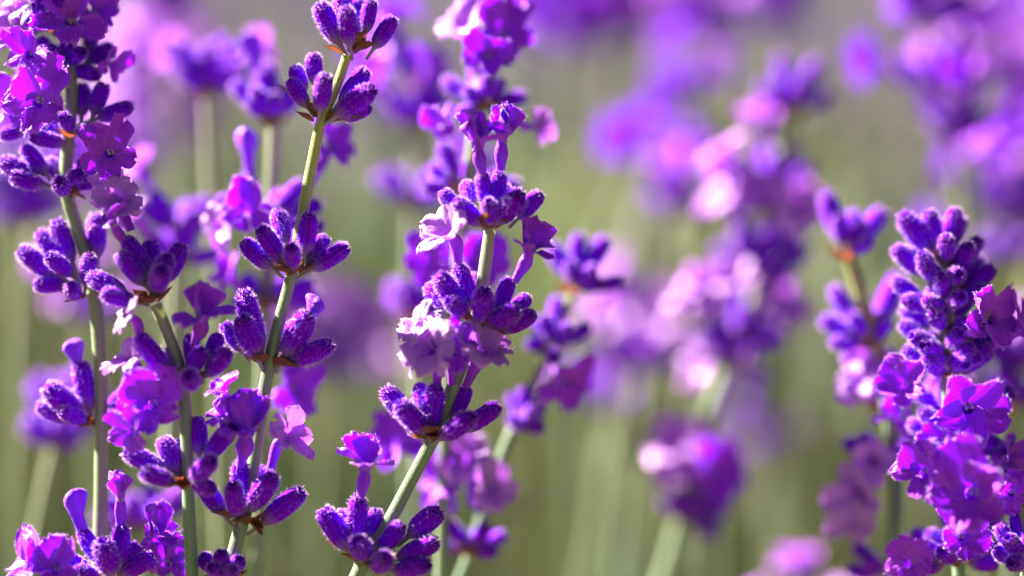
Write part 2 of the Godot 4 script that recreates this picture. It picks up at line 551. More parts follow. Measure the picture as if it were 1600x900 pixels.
# ------------------------------------------------------------------ the scene
func _ready() -> void:
	rng.seed = 20240607
	# camera
	var cam := Camera3D.new()
	cam.name = "camera"
	cam.position = Vector3(0, EYE, 0)
	cam.rotation_degrees = Vector3(-PITCH, 0, 0)
	var lens := CameraAttributesPhysical.new()
	lens.frustum_focal_length = 100.0
	lens.frustum_focus_distance = FOCUS
	lens.frustum_near = 0.02
	lens.frustum_far = 1000.0
	lens.exposure_aperture = 4.0
	cam.attributes = lens
	cam.fov = rad_to_deg(2.0 * atan(HALF))
	cam.near = 0.02
	cam.far = 1000.0
	add_child(cam)
	cam.current = true
	# sky and exposure
	var e := Environment.new()
	e.background_mode = Environment.BG_SKY
	var sky := Sky.new()
	var sm := ProceduralSkyMaterial.new()
	sm.sky_top_color = Color(0.57, 0.60, 0.80)
	sm.sky_horizon_color = Color(0.90, 0.88, 0.90)
	sm.sky_curve = 0.16
	sm.ground_horizon_color = Color(0.62, 0.62, 0.58)
	sm.ground_bottom_color = Color(0.25, 0.25, 0.20)
	sm.sky_energy_multiplier = 0.20
	sky.sky_material = sm
	e.sky = sky
	e.tonemap_mode = Environment.TONE_MAPPER_LINEAR
	e.tonemap_exposure = 10.5
	e.sdfgi_enabled = true
	e.ssao_enabled = true
	e.ssil_enabled = true
	var we := WorldEnvironment.new()
	we.name = "sky_light"
	we.environment = e
	add_child(we)
	# the sun, high behind the flowers and to the left
	var sun := DirectionalLight3D.new()
	sun.name = "sun"
	sun.light_energy = 1.6
	sun.light_color = Color(1.0, 0.955, 0.88)
	sun.light_angular_distance = 0.5
	sun.shadow_enabled = true
	var towards := Vector3(-0.69, 0.54, -0.47).normalized()
	sun.look_at_from_position(Vector3.ZERO, -towards, Vector3.UP)
	add_child(sun)

	make_materials()
	make_library()
	build_ground()
	build_bed()
	build_far_spikes()
	build_near_spikes()


func build_ground() -> void:
	var s := Shape.new()
	var n := 48
	var noise := FastNoiseLite.new()
	noise.seed = 3; noise.frequency = 0.8
	for k in n + 1:
		for j in n + 1:
			var x := pow(absf(2.0 * j / n - 1.0), 3.0) * signf(2.0 * j / n - 1.0) * 300.0
			var z := pow(absf(2.0 * k / n - 1.0), 3.0) * signf(2.0 * k / n - 1.0) * 300.0
			s.put(Vector3(x, noise.get_noise_2d(x * 3.0, z * 3.0) * 0.03 - 0.02, z), Color.WHITE)
	for k in n:
		for j in n:
			var p := k * (n + 1) + j
			s.quad(p, p + 1, p + n + 2, p + n + 1)
	var m := ArrayMesh.new()
	s.into(m, M.soil)
	var o := part(self, "ground", m)
	tag(o, "", "", "", "structure")


func scatter(called: String, mesh: Mesh, places: Array, colors: Array, label: String, category: String) -> void:
	var mm := MultiMesh.new()
	mm.transform_format = MultiMesh.TRANSFORM_3D
	mm.use_colors = true
	mm.mesh = mesh
	mm.instance_count = places.size()
	for k in places.size():
		mm.set_instance_transform(k, places[k])
		mm.set_instance_color(k, colors[k])
	var o := MultiMeshInstance3D.new()
	o.name = called
	o.multimesh = mm
	add_child(o, true)
	tag(o, label, category, "", "stuff")


# The rest of the bed behind the spikes one can tell apart: stems, leaves and heads that run together.
func build_bed() -> void:
	# one stem of unit height, 1 mm wide
	var st := Shape.new()
	var line := []
	for k in 6: line.append(Vector3(0.05 * (k / 5.0) * (k / 5.0), k / 5.0, 0))
	tube(st, line, func(t): return lerpf(0.0011, 0.0008, t), func(_t, _a): return Color.WHITE, 6)
	var stem_mesh := ArrayMesh.new()
	st.into(stem_mesh, M.stem_green)
	# one leaf: a narrow folded blade, 30 mm
	var lf := Shape.new()
	for k in 6:
		var v := k / 5.0
		var w := 1.9 * sin(PI * clampf(v * 0.92 + 0.06, 0, 1))
		for u in [-1.0, 0.0, 1.0]:
			lf.put(Vector3(u * w, v * 30.0, absf(u) * 0.6 + v * v * 5.0) * MM, Color.WHITE)
	for k in 5:
		for j in 2:
			var p := k * 3 + j
			lf.quad(p, p + 3, p + 4, p + 1)
	var leaf_mesh := ArrayMesh.new()
	lf.into(leaf_mesh, M.leaf)
	# one whorl: nine calyces and some petals
	var hd := Shape.new()
	for k in 9:
		var a := TAU * k / 9.0
		var el := 0.5 + 0.5 * (k % 3)
		var dir := Vector3(cos(a) * cos(el), sin(el), sin(a) * cos(el))
		var pts := []
		for q in 5: pts.append(dir * (1.5 + q * 1.5) * MM)
		tube(hd, pts, func(t): return (0.3 + 1.1 * sin(PI * clampf(t * 0.85 + 0.1, 0, 1))) * MM, func(t, _a): return Color(0.10, 0.02, 0.30).lerp(Color(0.12, 0.03, 0.32), t), 7)
	for k in 12:
		var a := TAU * k / 12.0 * 2.3
		var el := 0.2 + 0.9 * fmod(k * 0.37, 1.0)
		var dir := Vector3(cos(a) * cos(el), sin(el), sin(a) * cos(el))
		var b := frame(dir, Vector3(sin(k * 1.7), 0.4, cos(k * 2.1)))
		var o := dir * 8.0
		var q0 := hd.put(o * MM, Color(0.34, 0.05, 0.55))
		for q in 6:
			var t := TAU * q / 6.0
			hd.put((o + b.y * (1.5 + 2.0 * sin(t)) + b.x * 1.9 * cos(t) + b.z * 0.6 * cos(2 * t)) * MM, Color(0.38, 0.06, 0.58))
		for q in 6: hd.tri(q0, q0 + 1 + q, q0 + 1 + (q + 1) % 6)
	var head_mesh := ArrayMesh.new()
	hd.into(head_mesh, M.petal)

	var stems := []; var stem_c := []; var heads := []; var head_c := []; var leaves := []; var leaf_c := []
	var clump := FastNoiseLite.new()
	clump.seed = 12; clump.frequency = 3.0
	for k in 3800:
		var z := -0.62 - 2.6 * pow(rng.randf(), 1.6)
		var x := rng.randf_range(-1, 1) * (0.20 + absf(z) * 0.42)
		var h := rng.randf_range(0.32, 0.46) + 0.05 * clump.get_noise_2d(x * 2.0, z * 2.0)
		var lean := Vector3(rng.randfn(0.0, 0.10) + 0.05, 1, rng.randfn(0.0, 0.10)).normalized()
		var b := frame(lean, Vector3(rng.randf_range(-1, 1), 0, rng.randf_range(-1, 1)))
		stems.append(Transform3D(Basis(b.x, b.y * h, b.z), Vector3(x, -0.02, z)))
		var g := rng.randf_range(0.75, 1.25)
		g *= clampf(1.0 + 1.3 * clump.get_noise_2d(x * 5.0 + 3.0, z * 5.0), 0.4, 2.2)
		stem_c.append(Color(0.21 * g, 0.225 * g, 0.115 * g))
		if z < -1.1 and (clump.get_noise_2d(x * 1.3 + 9.0, z * 1.3) > (0.25 if z > -1.2 else -0.1) or rng.randf() < 0.06):
			var nw := rng.randi_range(2, 4)
			var top: Vector3 = Vector3(x, -0.02, z) + b.y * h + b.x * 0.05
			for q in nw:
				var f := rng.randf_range(0.85, 1.2)
				heads.append(Transform3D(Basis(Vector3.UP, rng.randf() * TAU).scaled(Vector3.ONE * f), top - b.y * (q * rng.randf_range(0.011, 0.016))))
				var pk := rng.randf_range(0.8, 1.6)
				head_c.append(Color(0.72 * pk, 2.2 * pk, 0.74 * pk))
	for k in 34000:
		var z := -0.55 - 3.0 * pow(rng.randf(), 1.5)
		var x := rng.randf_range(-1, 1) * (0.25 + absf(z) * 0.45)
		var hh := 0.43 + 0.06 * clump.get_noise_2d(x * 3.0 + 4.0, z * 3.0)
		var y := hh * pow(rng.randf(), 0.8)
		var dir := Vector3(rng.randfn(0, 0.5), 1, rng.randfn(0, 0.5)).normalized()
		var b := frame(dir, Vector3(rng.randf_range(-1, 1), 0.2, rng.randf_range(-1, 1)))
		leaves.append(Transform3D(b.scaled_local(Vector3.ONE * rng.randf_range(0.8, 1.7)), Vector3(x, y, z)))
		var g := rng.randf_range(0.7, 1.3)
		g *= clampf(0.92 + 2.2 * clump.get_noise_2d(x * 5.0 - 7.0, z * 5.0), 0.3, 2.0)
		var warm := clampf(0.5 + 1.6 * clump.get_noise_2d(x * 3.5 + 30.0, z * 3.5), 0.0, 1.0)
		var lc := Color(0.036, 0.074, 0.048).lerp(Color(0.098, 0.108, 0.056), warm)
		leaf_c.append(Color(lc.r * g, lc.g * g, lc.b * g))
	scatter("lavender_stems", stem_mesh, stems, stem_c, "mass of blurred pale green lavender stems filling the background", "stems")
	scatter("lavender_leaves", leaf_mesh, leaves, leaf_c, "blurred grey green foliage low behind the flower spikes", "foliage")
	scatter("lavender_flowers", head_mesh, heads, head_c, "hazy mauve mass of distant lavender flowers along the top of the background", "flowers")


func build_far_spikes() -> void:
	pass
	far_spike("pale pink blurred lavender spike at the very top of the picture, right of centre", 135, [[1105, 320], [1100, 150], [1105, 40]], [[1106, 60, 8, 5], [1118, -20, 9, 6]], 1.25)
	far_spike("large soft purple lavender spike right of centre, left of the white tipped spike", 105, [[1075, 760], [1070, 500], [1060, 250], [1055, 150]], [[1062, 330, 9, 3], [1062, 250, 9, 3], [1056, 160, 8, 2]], 1.15)
	far_spike("pink and purple blurred lavender head with olive stem below, middle of picture", 115, [[960, 960], [980, 780], [1003, 600], [1010, 500]], [[1000, 575, 8, 5], [1010, 510, 8, 4]], 1.1)
	far_spike("dark violet blurred lavender head cut by the top edge near the right corner", 72, [[1525, 700], [1512, 400], [1490, 230], [1455, 60], [1450, -10]], [[1487, 215, 9, 2], [1470, 140, 7, 3], [1450, 40, 12, 0], [1448, 5, 10, 0], [1447, -30, 9, 1]], 1.2)
	far_spike("mauve blurred lavender spike at the right edge above the sharpest right hand flowers", 95, [[1590, 800], [1585, 480], [1580, 300], [1576, 200]], [[1586, 410, 8, 3], [1583, 320, 8, 4], [1580, 240, 7, 2]], 1.15)
	far_spike("pinkish hazy lavender head at the top right corner", 140, [[1590, 480], [1580, 160], [1575, 60]], [[1578, 140, 8, 6], [1572, 50, 8, 6]], 1.2)
	far_spike("faint lilac lavender head on the top edge, centre right", 165, [[900, 500], [895, 180], [890, 40]], [[893, 75, 9, 8], [891, 20, 9, 8], [890, -30, 9, 8]], 1.4)
	far_spike("hazy violet lavender head on the top edge between the two left spikes", 105, [[272, 420], [268, 150], [265, 10]], [[266, 40, 8, 0], [264, -20, 9, 2]], 1.1)
	far_spike("tall faint pink lavender spike just right of the top left flower cluster", 140, [[235, 620], [228, 380], [225, 200], [222, 120]], [[228, 270, 9, 8], [226, 200, 9, 8], [224, 130, 8, 7]], 1.2)
	far_spike("blurred purple lavender head at the left edge below the big flower cluster", 70, [[25, 900], [30, 560], [36, 360], [40, 290]], [[34, 350, 9, 3], [40, 300, 9, 4]], 1.1)
	far_spike("blurred pink topped lavender on a thick olive stem, low at the left edge", 48, [[40, 930], [62, 800], [85, 700], [100, 610]], [[88, 700, 9, 0], [96, 640, 7, 0]], 1.0)
	far_spike("soft pink lavender head behind the lower left buds of the left tall spike", 85, [[150, 900], [140, 650], [132, 500], [130, 450]], [[132, 500, 8, 4]], 1.0)
	far_spike("soft pink lavender head in the green gap between the two sharp spikes", 125, [[492, 960], [500, 740], [508, 590], [510, 540]], [[506, 590, 8, 7], [510, 545, 7, 5]], 1.2)
	far_spike("pale lilac lavender tips behind the upper left sharp buds", 34, [[262, 900], [268, 600], [275, 450], [282, 380]], [[278, 415, 7, 2], [284, 365, 6, 2]], 1.0)
	far_spike("purple blurred lavender whorl behind the lower stems at bottom left", 36, [[215, 960], [222, 880], [225, 800]], [[222, 830, 9, 1]], 1.1)
	far_spike("blurred violet lavender whorl left of the middle of the centre spike", 40, [[655, 960], [655, 700], [652, 520], [650, 470]], [[652, 505, 8, 2]], 1.0)
	far_spike("pale lilac blurred lavender top on the bottom edge, right of centre", 62, [[1268, 1060], [1270, 1000], [1272, 960]], [[1272, 990, 8, 4]], 1.0)
	far_spike("pale pink blurred lavender head at the right edge behind the big flowers", 45, [[1578, 960], [1582, 760], [1588, 620], [1590, 560]], [[1588, 640, 8, 4], [1590, 580, 7, 3]], 1.0)
	far_spike("small faint mauve lavender head low in the green right of centre", 170, [[1215, 960], [1210, 800], [1205, 700]], [[1206, 700, 6, 1]], 1.0)
	far_spike("violet blurred lavender heads behind the upper part of the left sharp spike", 58, [[648, 960], [640, 560], [648, 260], [655, 120]], [[648, 200, 9, 4], [652, 140, 8, 3], [645, 320, 6, 2]], 1.1)

	far_spike("pinkish blurred lavender head on straw coloured stem, left of the middle pink head", 100, [[935, 980], [952, 760], [968, 600], [975, 540]], [[970, 585, 6, 3]], 0.95)
	far_spike("blurred straw coloured lavender stem with faint lilac tip, left of the low magenta clump", 120, [[905, 980], [930, 840], [950, 700], [958, 640]], [[957, 645, 5, 2]], 0.9)
	far_spike("pale pink hazy lavender head on the top edge, right of the centre spike", 165, [[985, 500], [982, 180], [980, 40]], [[982, 40, 8, 6], [980, -25, 8, 6]], 1.2)
	far_spike("violet hazy lavender head on the top edge above the white tipped whorl", 150, [[1225, 420], [1220, 160], [1218, 30]], [[1219, 45, 9, 3], [1217, -20, 9, 4]], 1.25)
	# spike behind the centre one, upper middle
	var r := spike_root("blurred violet lavender spike directly behind the sharp centre spike", [[690, 960, 22], [692, 800, 22], [700, 600, 21], [715, 430, 20], [735, 260, 20], [752, 120, 20], [765, -60, 20]], 1.1, 0.9, true)
	whorl(r, [752, 165, 20], [[695, 125, 2], [715, 182, -4], [822, 150, 1], [785, 125, -2], [742, 100, 3], [800, 190, -3], [765, 120, -5], [730, 140, -4]])
	for f in [[740, 110, 0, 728, 45, -1, -0.3, 0.5, 0.8, 1.2, 0, 0, 1], [775, 110, 0, 785, 55, -2, 0.3, 0.4, 0.85, 1.25], [755, 110, -3, 762, 90, -6, 0.1, 0.2, 0.95, 1.0], [790, 180, 0, 832, 198, -1, 0.95, 0.1, 0.3, 0.9, 0, 0, 1], [705, 165, -1, 690, 190, -3, -0.6, -0.3, 0.7, 0.9], [745, 20, 0, 735, -15, 0, -0.2, 0.7, 0.6, 1.1]]: bloom(r, 20, f)
	whorl(r, [726, 300, 20], [[690, 225, 0], [662, 290, -2], [672, 260, 2], [812, 290, 2], [785, 270, 0], [735, 250, 3]])
	for f in [[690, 370, 0, 672, 405, -2, -0.4, -0.1, 0.9, 1.1], [735, 400, 2, 750, 410, 0, 0.3, 0.1, 0.9, 1.1]]: bloom(r, 20, f)
	whorl(r, [735, 865, 24], [[790, 835, 0], [700, 815, -2], [760, 820, -4], [720, 830, 1], [775, 860, -3], [690, 850, 2]])
	for f in [[735, 790, 0, 735, 722, -2, -0.2, 0.4, 0.8, 1.3, 0, 0, 1], [745, 800, -2, 762, 765, -4, 0.5, 0.2, 0.8, 1.2, 0, 0, 1], [710, 800, 0, 695, 755, -1, -0.5, 0.4, 0.7, 1.1], [640, 700, 0, 625, 690, -1, -0.3, 0.3, 0.8, 1.2]]: bloom(r, 24, f)

	# the two-headed one right of the centre spike
	r = spike_root("blurred dark violet lavender spike leaning right, just right of the centre spike", [[700, 960, 27], [740, 850, 27], [782, 720, 26], [815, 640, 26], [850, 565, 26], [880, 500, 26], [900, 450, 26]], 0.8, 0.7, true)
	whorl(r, [898, 452, 26], [[862, 382, 1], [905, 366, 0], [948, 372, 0], [973, 438, -1], [928, 420, -5], [890, 410, -4], [940, 440, -4]])
	whorl(r, [866, 545, 26], [[872, 465, 1], [922, 508, -1], [822, 535, 0], [850, 495, -4], [890, 510, -5], [865, 560, -5], [835, 500, 2]])
	bloom(r, 26, [862, 570, -2, 880, 592, -4, 0.5, -0.3, 0.8, 1.25])
	whorl(r, [822, 672, 26], [[798, 615, 0], [848, 625, -1], [820, 605, -3], [845, 665, -3], [800, 655, -4], [830, 640, -5]])

	# upper left, behind the left sharp spike
	r = spike_root("blurred violet lavender spike with raised petal tips, left of the tallest sharp buds", [[400, 960, 26], [410, 600, 26], [418, 400, 26], [425, 260, 26], [430, 170, 26]], 1.0, 0.8, true)
	whorl(r, [424, 190, 26], [[365, 128, 0], [388, 158, -4], [420, 100, 2], [448, 135, -2], [398, 140, -5], [462, 150, 1], [430, 150, -5], [410, 110, -2]])
	club(r, at(405, 130, 26), at(395, 52, 26))
	whorl(r, [412, 350, 18], [[340, 310, -1], [385, 270, 0], [372, 285, 2], [475, 285, 1], [502, 318, 0], [440, 300, 3], [505, 355, -2]])
	club(r, at(390, 282, 18), at(387, 200, 18))
	for f in [[400, 345, -2, 392, 325, -5, -0.2, 0.2, 0.9, 1.2], [485, 290, 1, 515, 235, 1, 0.5, 0.5, 0.6, 1.1], [370, 340, 0, 350, 352, -2, -0.6, 0.0, 0.7, 1.0, 0, 0, 1]]: bloom(r, 18, f)
	whorl(r, [415, 475, 24], [[362, 470, -1], [490, 440, 0], [500, 462, 2], [380, 430, 1], [455, 430, -2]])
	for f in [[425, 620, 0, 455, 610, -2, 0.6, 0.2, 0.7, 1.2], [400, 480, 0, 365, 440, -1, -0.5, 0.6, 0.5, 1.0]]: bloom(r, 22, f)
	far_spike("blurred pale lavender whorl with an orange base, left of the upper left violet one", 44, [[345, 960], [340, 600], [330, 300], [322, 130]], [[323, 150, 9, 1], [320, 110, 6, 1]], 1.0)

	# the long sunlit one right of centre
	r = spike_root("long blurred lavender spike with white sunlit tips leaning across the right half", [[1020, 960, 58], [1045, 880, 58], [1080, 760, 58], [1116, 630, 58], [1165, 520, 58], [1192, 400, 58], [1215, 260, 58], [1237, 165, 58]], 1.5, 1.1, false)
	sun_tinted_bloom = true  # sunlit whiteness of these flowers is painted into the petals
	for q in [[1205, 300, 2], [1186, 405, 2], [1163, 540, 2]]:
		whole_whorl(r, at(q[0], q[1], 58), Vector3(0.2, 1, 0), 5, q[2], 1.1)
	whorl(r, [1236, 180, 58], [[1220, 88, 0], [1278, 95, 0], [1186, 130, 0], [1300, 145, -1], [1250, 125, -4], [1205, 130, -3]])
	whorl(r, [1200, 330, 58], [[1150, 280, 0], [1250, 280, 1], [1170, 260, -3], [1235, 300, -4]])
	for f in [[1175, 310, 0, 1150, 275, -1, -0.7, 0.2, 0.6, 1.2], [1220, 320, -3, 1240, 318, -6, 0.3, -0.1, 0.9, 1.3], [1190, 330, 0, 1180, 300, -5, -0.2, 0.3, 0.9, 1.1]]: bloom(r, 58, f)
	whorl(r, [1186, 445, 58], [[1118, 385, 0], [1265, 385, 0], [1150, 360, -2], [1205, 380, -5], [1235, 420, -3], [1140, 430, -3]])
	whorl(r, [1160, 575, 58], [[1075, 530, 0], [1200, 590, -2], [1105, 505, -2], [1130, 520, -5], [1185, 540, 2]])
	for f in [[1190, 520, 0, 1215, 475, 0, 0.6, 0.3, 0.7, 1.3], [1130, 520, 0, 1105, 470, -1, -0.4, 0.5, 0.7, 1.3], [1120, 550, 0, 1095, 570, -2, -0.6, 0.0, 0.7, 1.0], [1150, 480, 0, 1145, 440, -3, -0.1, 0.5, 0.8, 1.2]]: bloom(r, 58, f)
	sun_tinted_bloom = false
	whorl(r, [1074, 820, 58], [[1035, 775, 0], [1135, 795, -1], [1090, 780, -5], [1060, 770, -4], [1115, 770, 2], [1120, 835, -3]])
	for f in [[1075, 790, 0, 1068, 700, -2, -0.3, 0.6, 0.7, 1.6, 0, 0, 1], [1090, 790, -2, 1112, 745, -4, 0.4, 0.3, 0.85, 1.5], [1060, 790, -1, 1048, 738, -3, -0.5, 0.2, 0.8, 1.0, 0, 0, 1]]: bloom(r, 58, f)

	sun_tinted_bloom = false
	# sunlit pair left of the right-hand cluster; sunlight is painted into its paler petals
	sun_tinted_bloom = true
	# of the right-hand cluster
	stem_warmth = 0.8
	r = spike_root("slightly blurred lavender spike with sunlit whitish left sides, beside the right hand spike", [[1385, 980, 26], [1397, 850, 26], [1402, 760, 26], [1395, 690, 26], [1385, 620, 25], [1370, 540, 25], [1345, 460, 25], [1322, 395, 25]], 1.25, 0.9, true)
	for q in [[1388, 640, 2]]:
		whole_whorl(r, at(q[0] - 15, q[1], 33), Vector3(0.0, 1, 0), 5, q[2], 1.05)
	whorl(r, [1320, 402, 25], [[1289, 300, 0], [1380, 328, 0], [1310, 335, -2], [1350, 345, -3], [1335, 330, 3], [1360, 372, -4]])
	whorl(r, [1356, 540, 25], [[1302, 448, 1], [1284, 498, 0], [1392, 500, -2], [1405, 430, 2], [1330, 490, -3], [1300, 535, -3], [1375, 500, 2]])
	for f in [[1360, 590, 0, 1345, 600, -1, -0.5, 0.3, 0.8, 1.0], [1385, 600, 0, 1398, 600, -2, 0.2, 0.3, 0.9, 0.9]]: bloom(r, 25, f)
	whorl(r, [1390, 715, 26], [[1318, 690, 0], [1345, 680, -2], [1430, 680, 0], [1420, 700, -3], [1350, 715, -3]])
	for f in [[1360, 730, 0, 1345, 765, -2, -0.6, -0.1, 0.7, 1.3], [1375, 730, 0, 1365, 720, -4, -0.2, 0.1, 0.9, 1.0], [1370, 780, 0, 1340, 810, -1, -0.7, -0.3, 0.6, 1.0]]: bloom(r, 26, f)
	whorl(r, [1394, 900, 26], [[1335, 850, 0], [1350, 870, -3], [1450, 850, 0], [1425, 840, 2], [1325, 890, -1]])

	sun_tinted_bloom = false


func build_near_spikes() -> void:
	# ---------------------------------------------------------- left sharp spike, tall and open
	stem_warmth = 1.0
	var r := spike_root("tall sharp lavender spike with fuzzy closed buds and a bare upper stem, left of centre", [[345, 960, 0], [362, 880, 0], [384, 790, 0], [402, 690, 0], [415, 600, 0], [432, 520, 0], [455, 430, 0], [470, 350, 0], [487, 260, 0], [502, 190, 0], [524, 140, 0], [543, 86, 0]], 1.2, 0.62, true)
	whorl(r, [545, 80, 0], [[499, 6, 0, 529, 66], [541, 12, -3, 547, 70], [537, -8, 3, 533, 45], [581, 0, -1, 571, 50], [615, 28, 0, 585, 74], [560, 0, 5]], [[572, 50, -3, 1.0], [588, 72, -2, 0.8]], 2)
	whorl(r, [500, 186, 0], [[490, 84, -1, 492, 130], [452, 125, 0, 480, 166], [509, 118, -4, 500, 172], [460, 104, 2, 474, 145], [572, 110, 1, 532, 160], [584, 138, -3, 527, 180], [578, 165, -1, 535, 184]], [[432, 134, 1, 0.5], [470, 160, -1, 0.7], [568, 190, -2, 0.8]], 2)
	whorl(r, [456, 424, 0], [[379, 378, 0, 424, 418], [406, 356, -2, 442, 410], [434, 330, 3, 447, 380], [455, 384, -5, 458, 416, 1.1], [483, 334, -2, 476, 395], [510, 370, 2, 482, 408], [543, 386, 0, 488, 420], [470, 360, 5]], [[430, 424, -3, 0.9], [476, 424, -3, 0.9], [452, 405, -5, 1.1]], 4)
	whorl(r, [420, 566, 0], [[380, 456, 1, 407, 548], [376, 496, -3, 402, 556, 1.1], [350, 506, 0, 378, 548], [482, 490, -2, 447, 556, 1.15], [518, 538, -2, 452, 566], [460, 505, 3]], [[368, 550, -2, 0.9], [395, 562, -3, 0.9], [498, 570, -2, 0.8], [470, 578, -3, 0.8]], 2)
	club(r, at(478, 505, 0), at(503, 468, 0))
	whorl(r, [388, 812, 0], [[314, 752, 0, 348, 802], [364, 756, -5, 372, 806], [376, 722, 0, 377, 792], [428, 742, -3, 390, 796, 1.1], [472, 768, -1, 412, 816], [408, 730, 4]], [[330, 806, -2, 0.7], [365, 822, -4, 0.9], [405, 842, -3, 0.8], [412, 830, -1, 0.7]], 3)
	for f in [[376, 728, -1, 384, 682, -3, 0.05, 0.95, 0.1, 1.7, 20, 1], [418, 745, 1, 446, 682, 0, 0.65, 0.35, 0.5, 1.05, 0, 0, 1], [350, 640, 3, 352, 615, 2, -0.4, 0.8, 0.3, 0.7]]: bloom(r, 0, f)
	whorl(r, [350, 905, -1], [[312, 868, 0], [378, 872, -1], [345, 862, -3], [330, 885, -4], [365, 890, -4]], [], 3)

	# ---------------------------------------------------------- second from the left, short, half hidden by its flowers
	stem_warmth = 0.2
	r = spike_root("sharp lavender spike with thin curved stem and broad magenta flowers, between two taller left spikes", [[302, 960, -3], [299, 880, -3], [295, 790, -3], [292, 700, -3], [288, 620, -3], [280, 570, -3], [262, 520, -3], [243, 476, -3]], 1.0, 0.72, true)
	whorl(r, [236, 468, -3], [[285, 382, 1, 258, 440], [252, 420, -5, 246, 452, 1.1], [196, 372, 1, 232, 432], [186, 396, -1, 226, 444], [140, 432, 1, 196, 458], [160, 458, -2, 212, 472], [235, 378, 4], [262, 400, -3]], [[205, 480, -3, 0.8], [240, 470, -4, 0.9]], 3)
	for f in [[200, 385, 1, 178, 352, 0, -0.4, 0.8, 0.3, 0.85], [205, 360, 3, 188, 318, 2, 0.1, 0.5, 0.8, 0.95, 0, 0, 1], [222, 536, -1, 205, 496, -2, -0.85, 0.4, 0.2, 0.95, 0, 0, 1]]: bloom(r, -3, f)
	whorl(r, [286, 598, -3], [[216, 524, -2, 264, 584], [298, 522, 1, 301, 574], [342, 522, 2, 326, 566], [358, 548, -2, 322, 586], [294, 586, -6, 302, 602, 1.15], [265, 545, 3], [318, 545, -2]], [[360, 580, -2, 0.5], [320, 604, -3, 0.8]], 3)
	for f in [[302, 540, 0, 316, 500, -2, 0.1, 0.85, 0.35, 1.45, 10, 2], [262, 600, 2, 240, 632, 0, -0.15, 0.15, 0.95, 1.35], [225, 590, 2, 205, 565, 1, -0.6, 0.5, 0.5, 1.0, 0, 0, 1], [235, 660, 0, 210, 672, -2, -0.5, -0.3, 0.7, 0.9]]: bloom(r, -3, f)
	whorl(r, [292, 750, -3], [[196, 704, 0, 262, 738], [222, 738, -4, 270, 754], [254, 685, 1, 278, 738], [366, 662, -1, 322, 716], [307, 652, 1, 311, 708], [334, 718, -5, 300, 748, 1.1], [335, 765, -3, 300, 752], [275, 690, 4]], [[265, 765, -3, 0.9], [285, 772, -4, 0.9]], 3)
	for f in [[345, 680, 2, 348, 655, 1, -0.2, 0.8, 0.4, 0.7]]: bloom(r, -3, f)

	# ---------------------------------------------------------- leftmost tall spike
	r = spike_root("leftmost tall lavender spike crowded with dark buds and violet flowers, cut by the top edge", [[150, 980, 6], [157, 820, 6], [158, 720, 6], [158, 620, 6], [152, 500, 6], [140, 420, 6], [120, 355, 6], [106, 310, 6], [104, 262, 6], [108, 210, 6], [112, 160, 6], [110, 100, 7], [96, 20, 8], [80, -60, 9]], 0.98, 0.8, true)
	for q in [[85, 50, 7, 4], [78, -10, 7, 5]]:
		whole_whorl(r, at(q[0], q[1], 9), Vector3(-0.1, 1, 0), q[2], q[3], 1.1)
	whorl(r, [92, 105, 9], [[24, 98, -1, 76, 106], [176, 72, -1, 136, 98], [150, 36, 1, 138, 82], [88, 112, -6, 94, 96], [156, 118, -3, 112, 108], [60, 60, 0], [110, 60, -4], [130, 80, -5], [80, 75, -5], [40, 118, -2]], [], 3)
	for f in [[60, 80, 0, 32, 55, -2, -0.6, 0.3, 0.7, 1.3, 0, 0, 1], [100, 80, -2, 112, 36, -4, 0.2, 0.5, 0.8, 1.3], [50, 60, 2, 25, 15, 0, -0.5, 0.6, 0.6, 1.3, 0, 0, 1], [80, 50, 0, 72, -2, -2, 0.0, 0.6, 0.8, 1.3], [130, 60, 0, 148, 22, -1, 0.4, 0.6, 0.6, 1.0], [150, 95, 0, 168, 100, -1, 0.9, -0.1, 0.4, 0.75], [110, 20, 2, 120, -20, 0, 0.2, 0.5, 0.8, 1.2], [60, 90, -3, 50, 85, -6, -0.3, 0.1, 0.9, 0.9]]: bloom(r, 9, f)
	whorl(r, [116, 210, 6], [[163, 130, 0, 146, 178], [206, 166, -1, 154, 184], [130, 132, 2, 128, 180], [138, 210, -6, 128, 200], [0, 212, -1, 38, 205], [48, 214, -3, 100, 224], [100, 180, -4], [160, 200, 2], [60, 190, 2]], [], 3)
	for f in [[90, 190, -3, 62, 160, -5, -0.1, 0.1, 0.97, 1.35, -15], [150, 215, -2, 172, 240, -5, 0.25, 0.0, 0.95, 1.15], [90, 150, 0, 75, 128, -2, -0.2, 0.5, 0.8, 1.1], [30, 200, 1, 20, 170, 0, -0.5, 0.3, 0.7, 1.1]]: bloom(r, 6, f)
	whorl(r, [104, 292, 6], [[2, 252, -1, 62, 282], [38, 228, 0, 72, 272], [92, 282, -6, 100, 300], [132, 250, -2, 118, 300], [18, 275, -3, 68, 290], [148, 280, -2], [75, 250, 2], [125, 270, -4]], [[130, 318, -3, 0.9], [105, 312, -3, 0.8]], 3)
	for f in [[145, 280, 1, 172, 300, -1, 0.4, 0.1, 0.9, 1.0, 0, 0, 1], [160, 320, 2, 185, 322, 1, 0.6, -0.2, 0.7, 0.9, 0, 0, 1]]: bloom(r, 6, f)
	whorl(r, [132, 462, 6], [[32, 390, 0, 92, 432], [54, 446, -2, 104, 444], [62, 362, 1, 98, 412], [88, 345, 0, 112, 408], [112, 448, -5, 118, 462, 1.1], [150, 335, 1, 152, 400], [75, 400, -4, 112, 430], [140, 400, -4], [70, 430, 2]], [[102, 478, -3, 0.9], [125, 470, -4, 0.8]], 3)
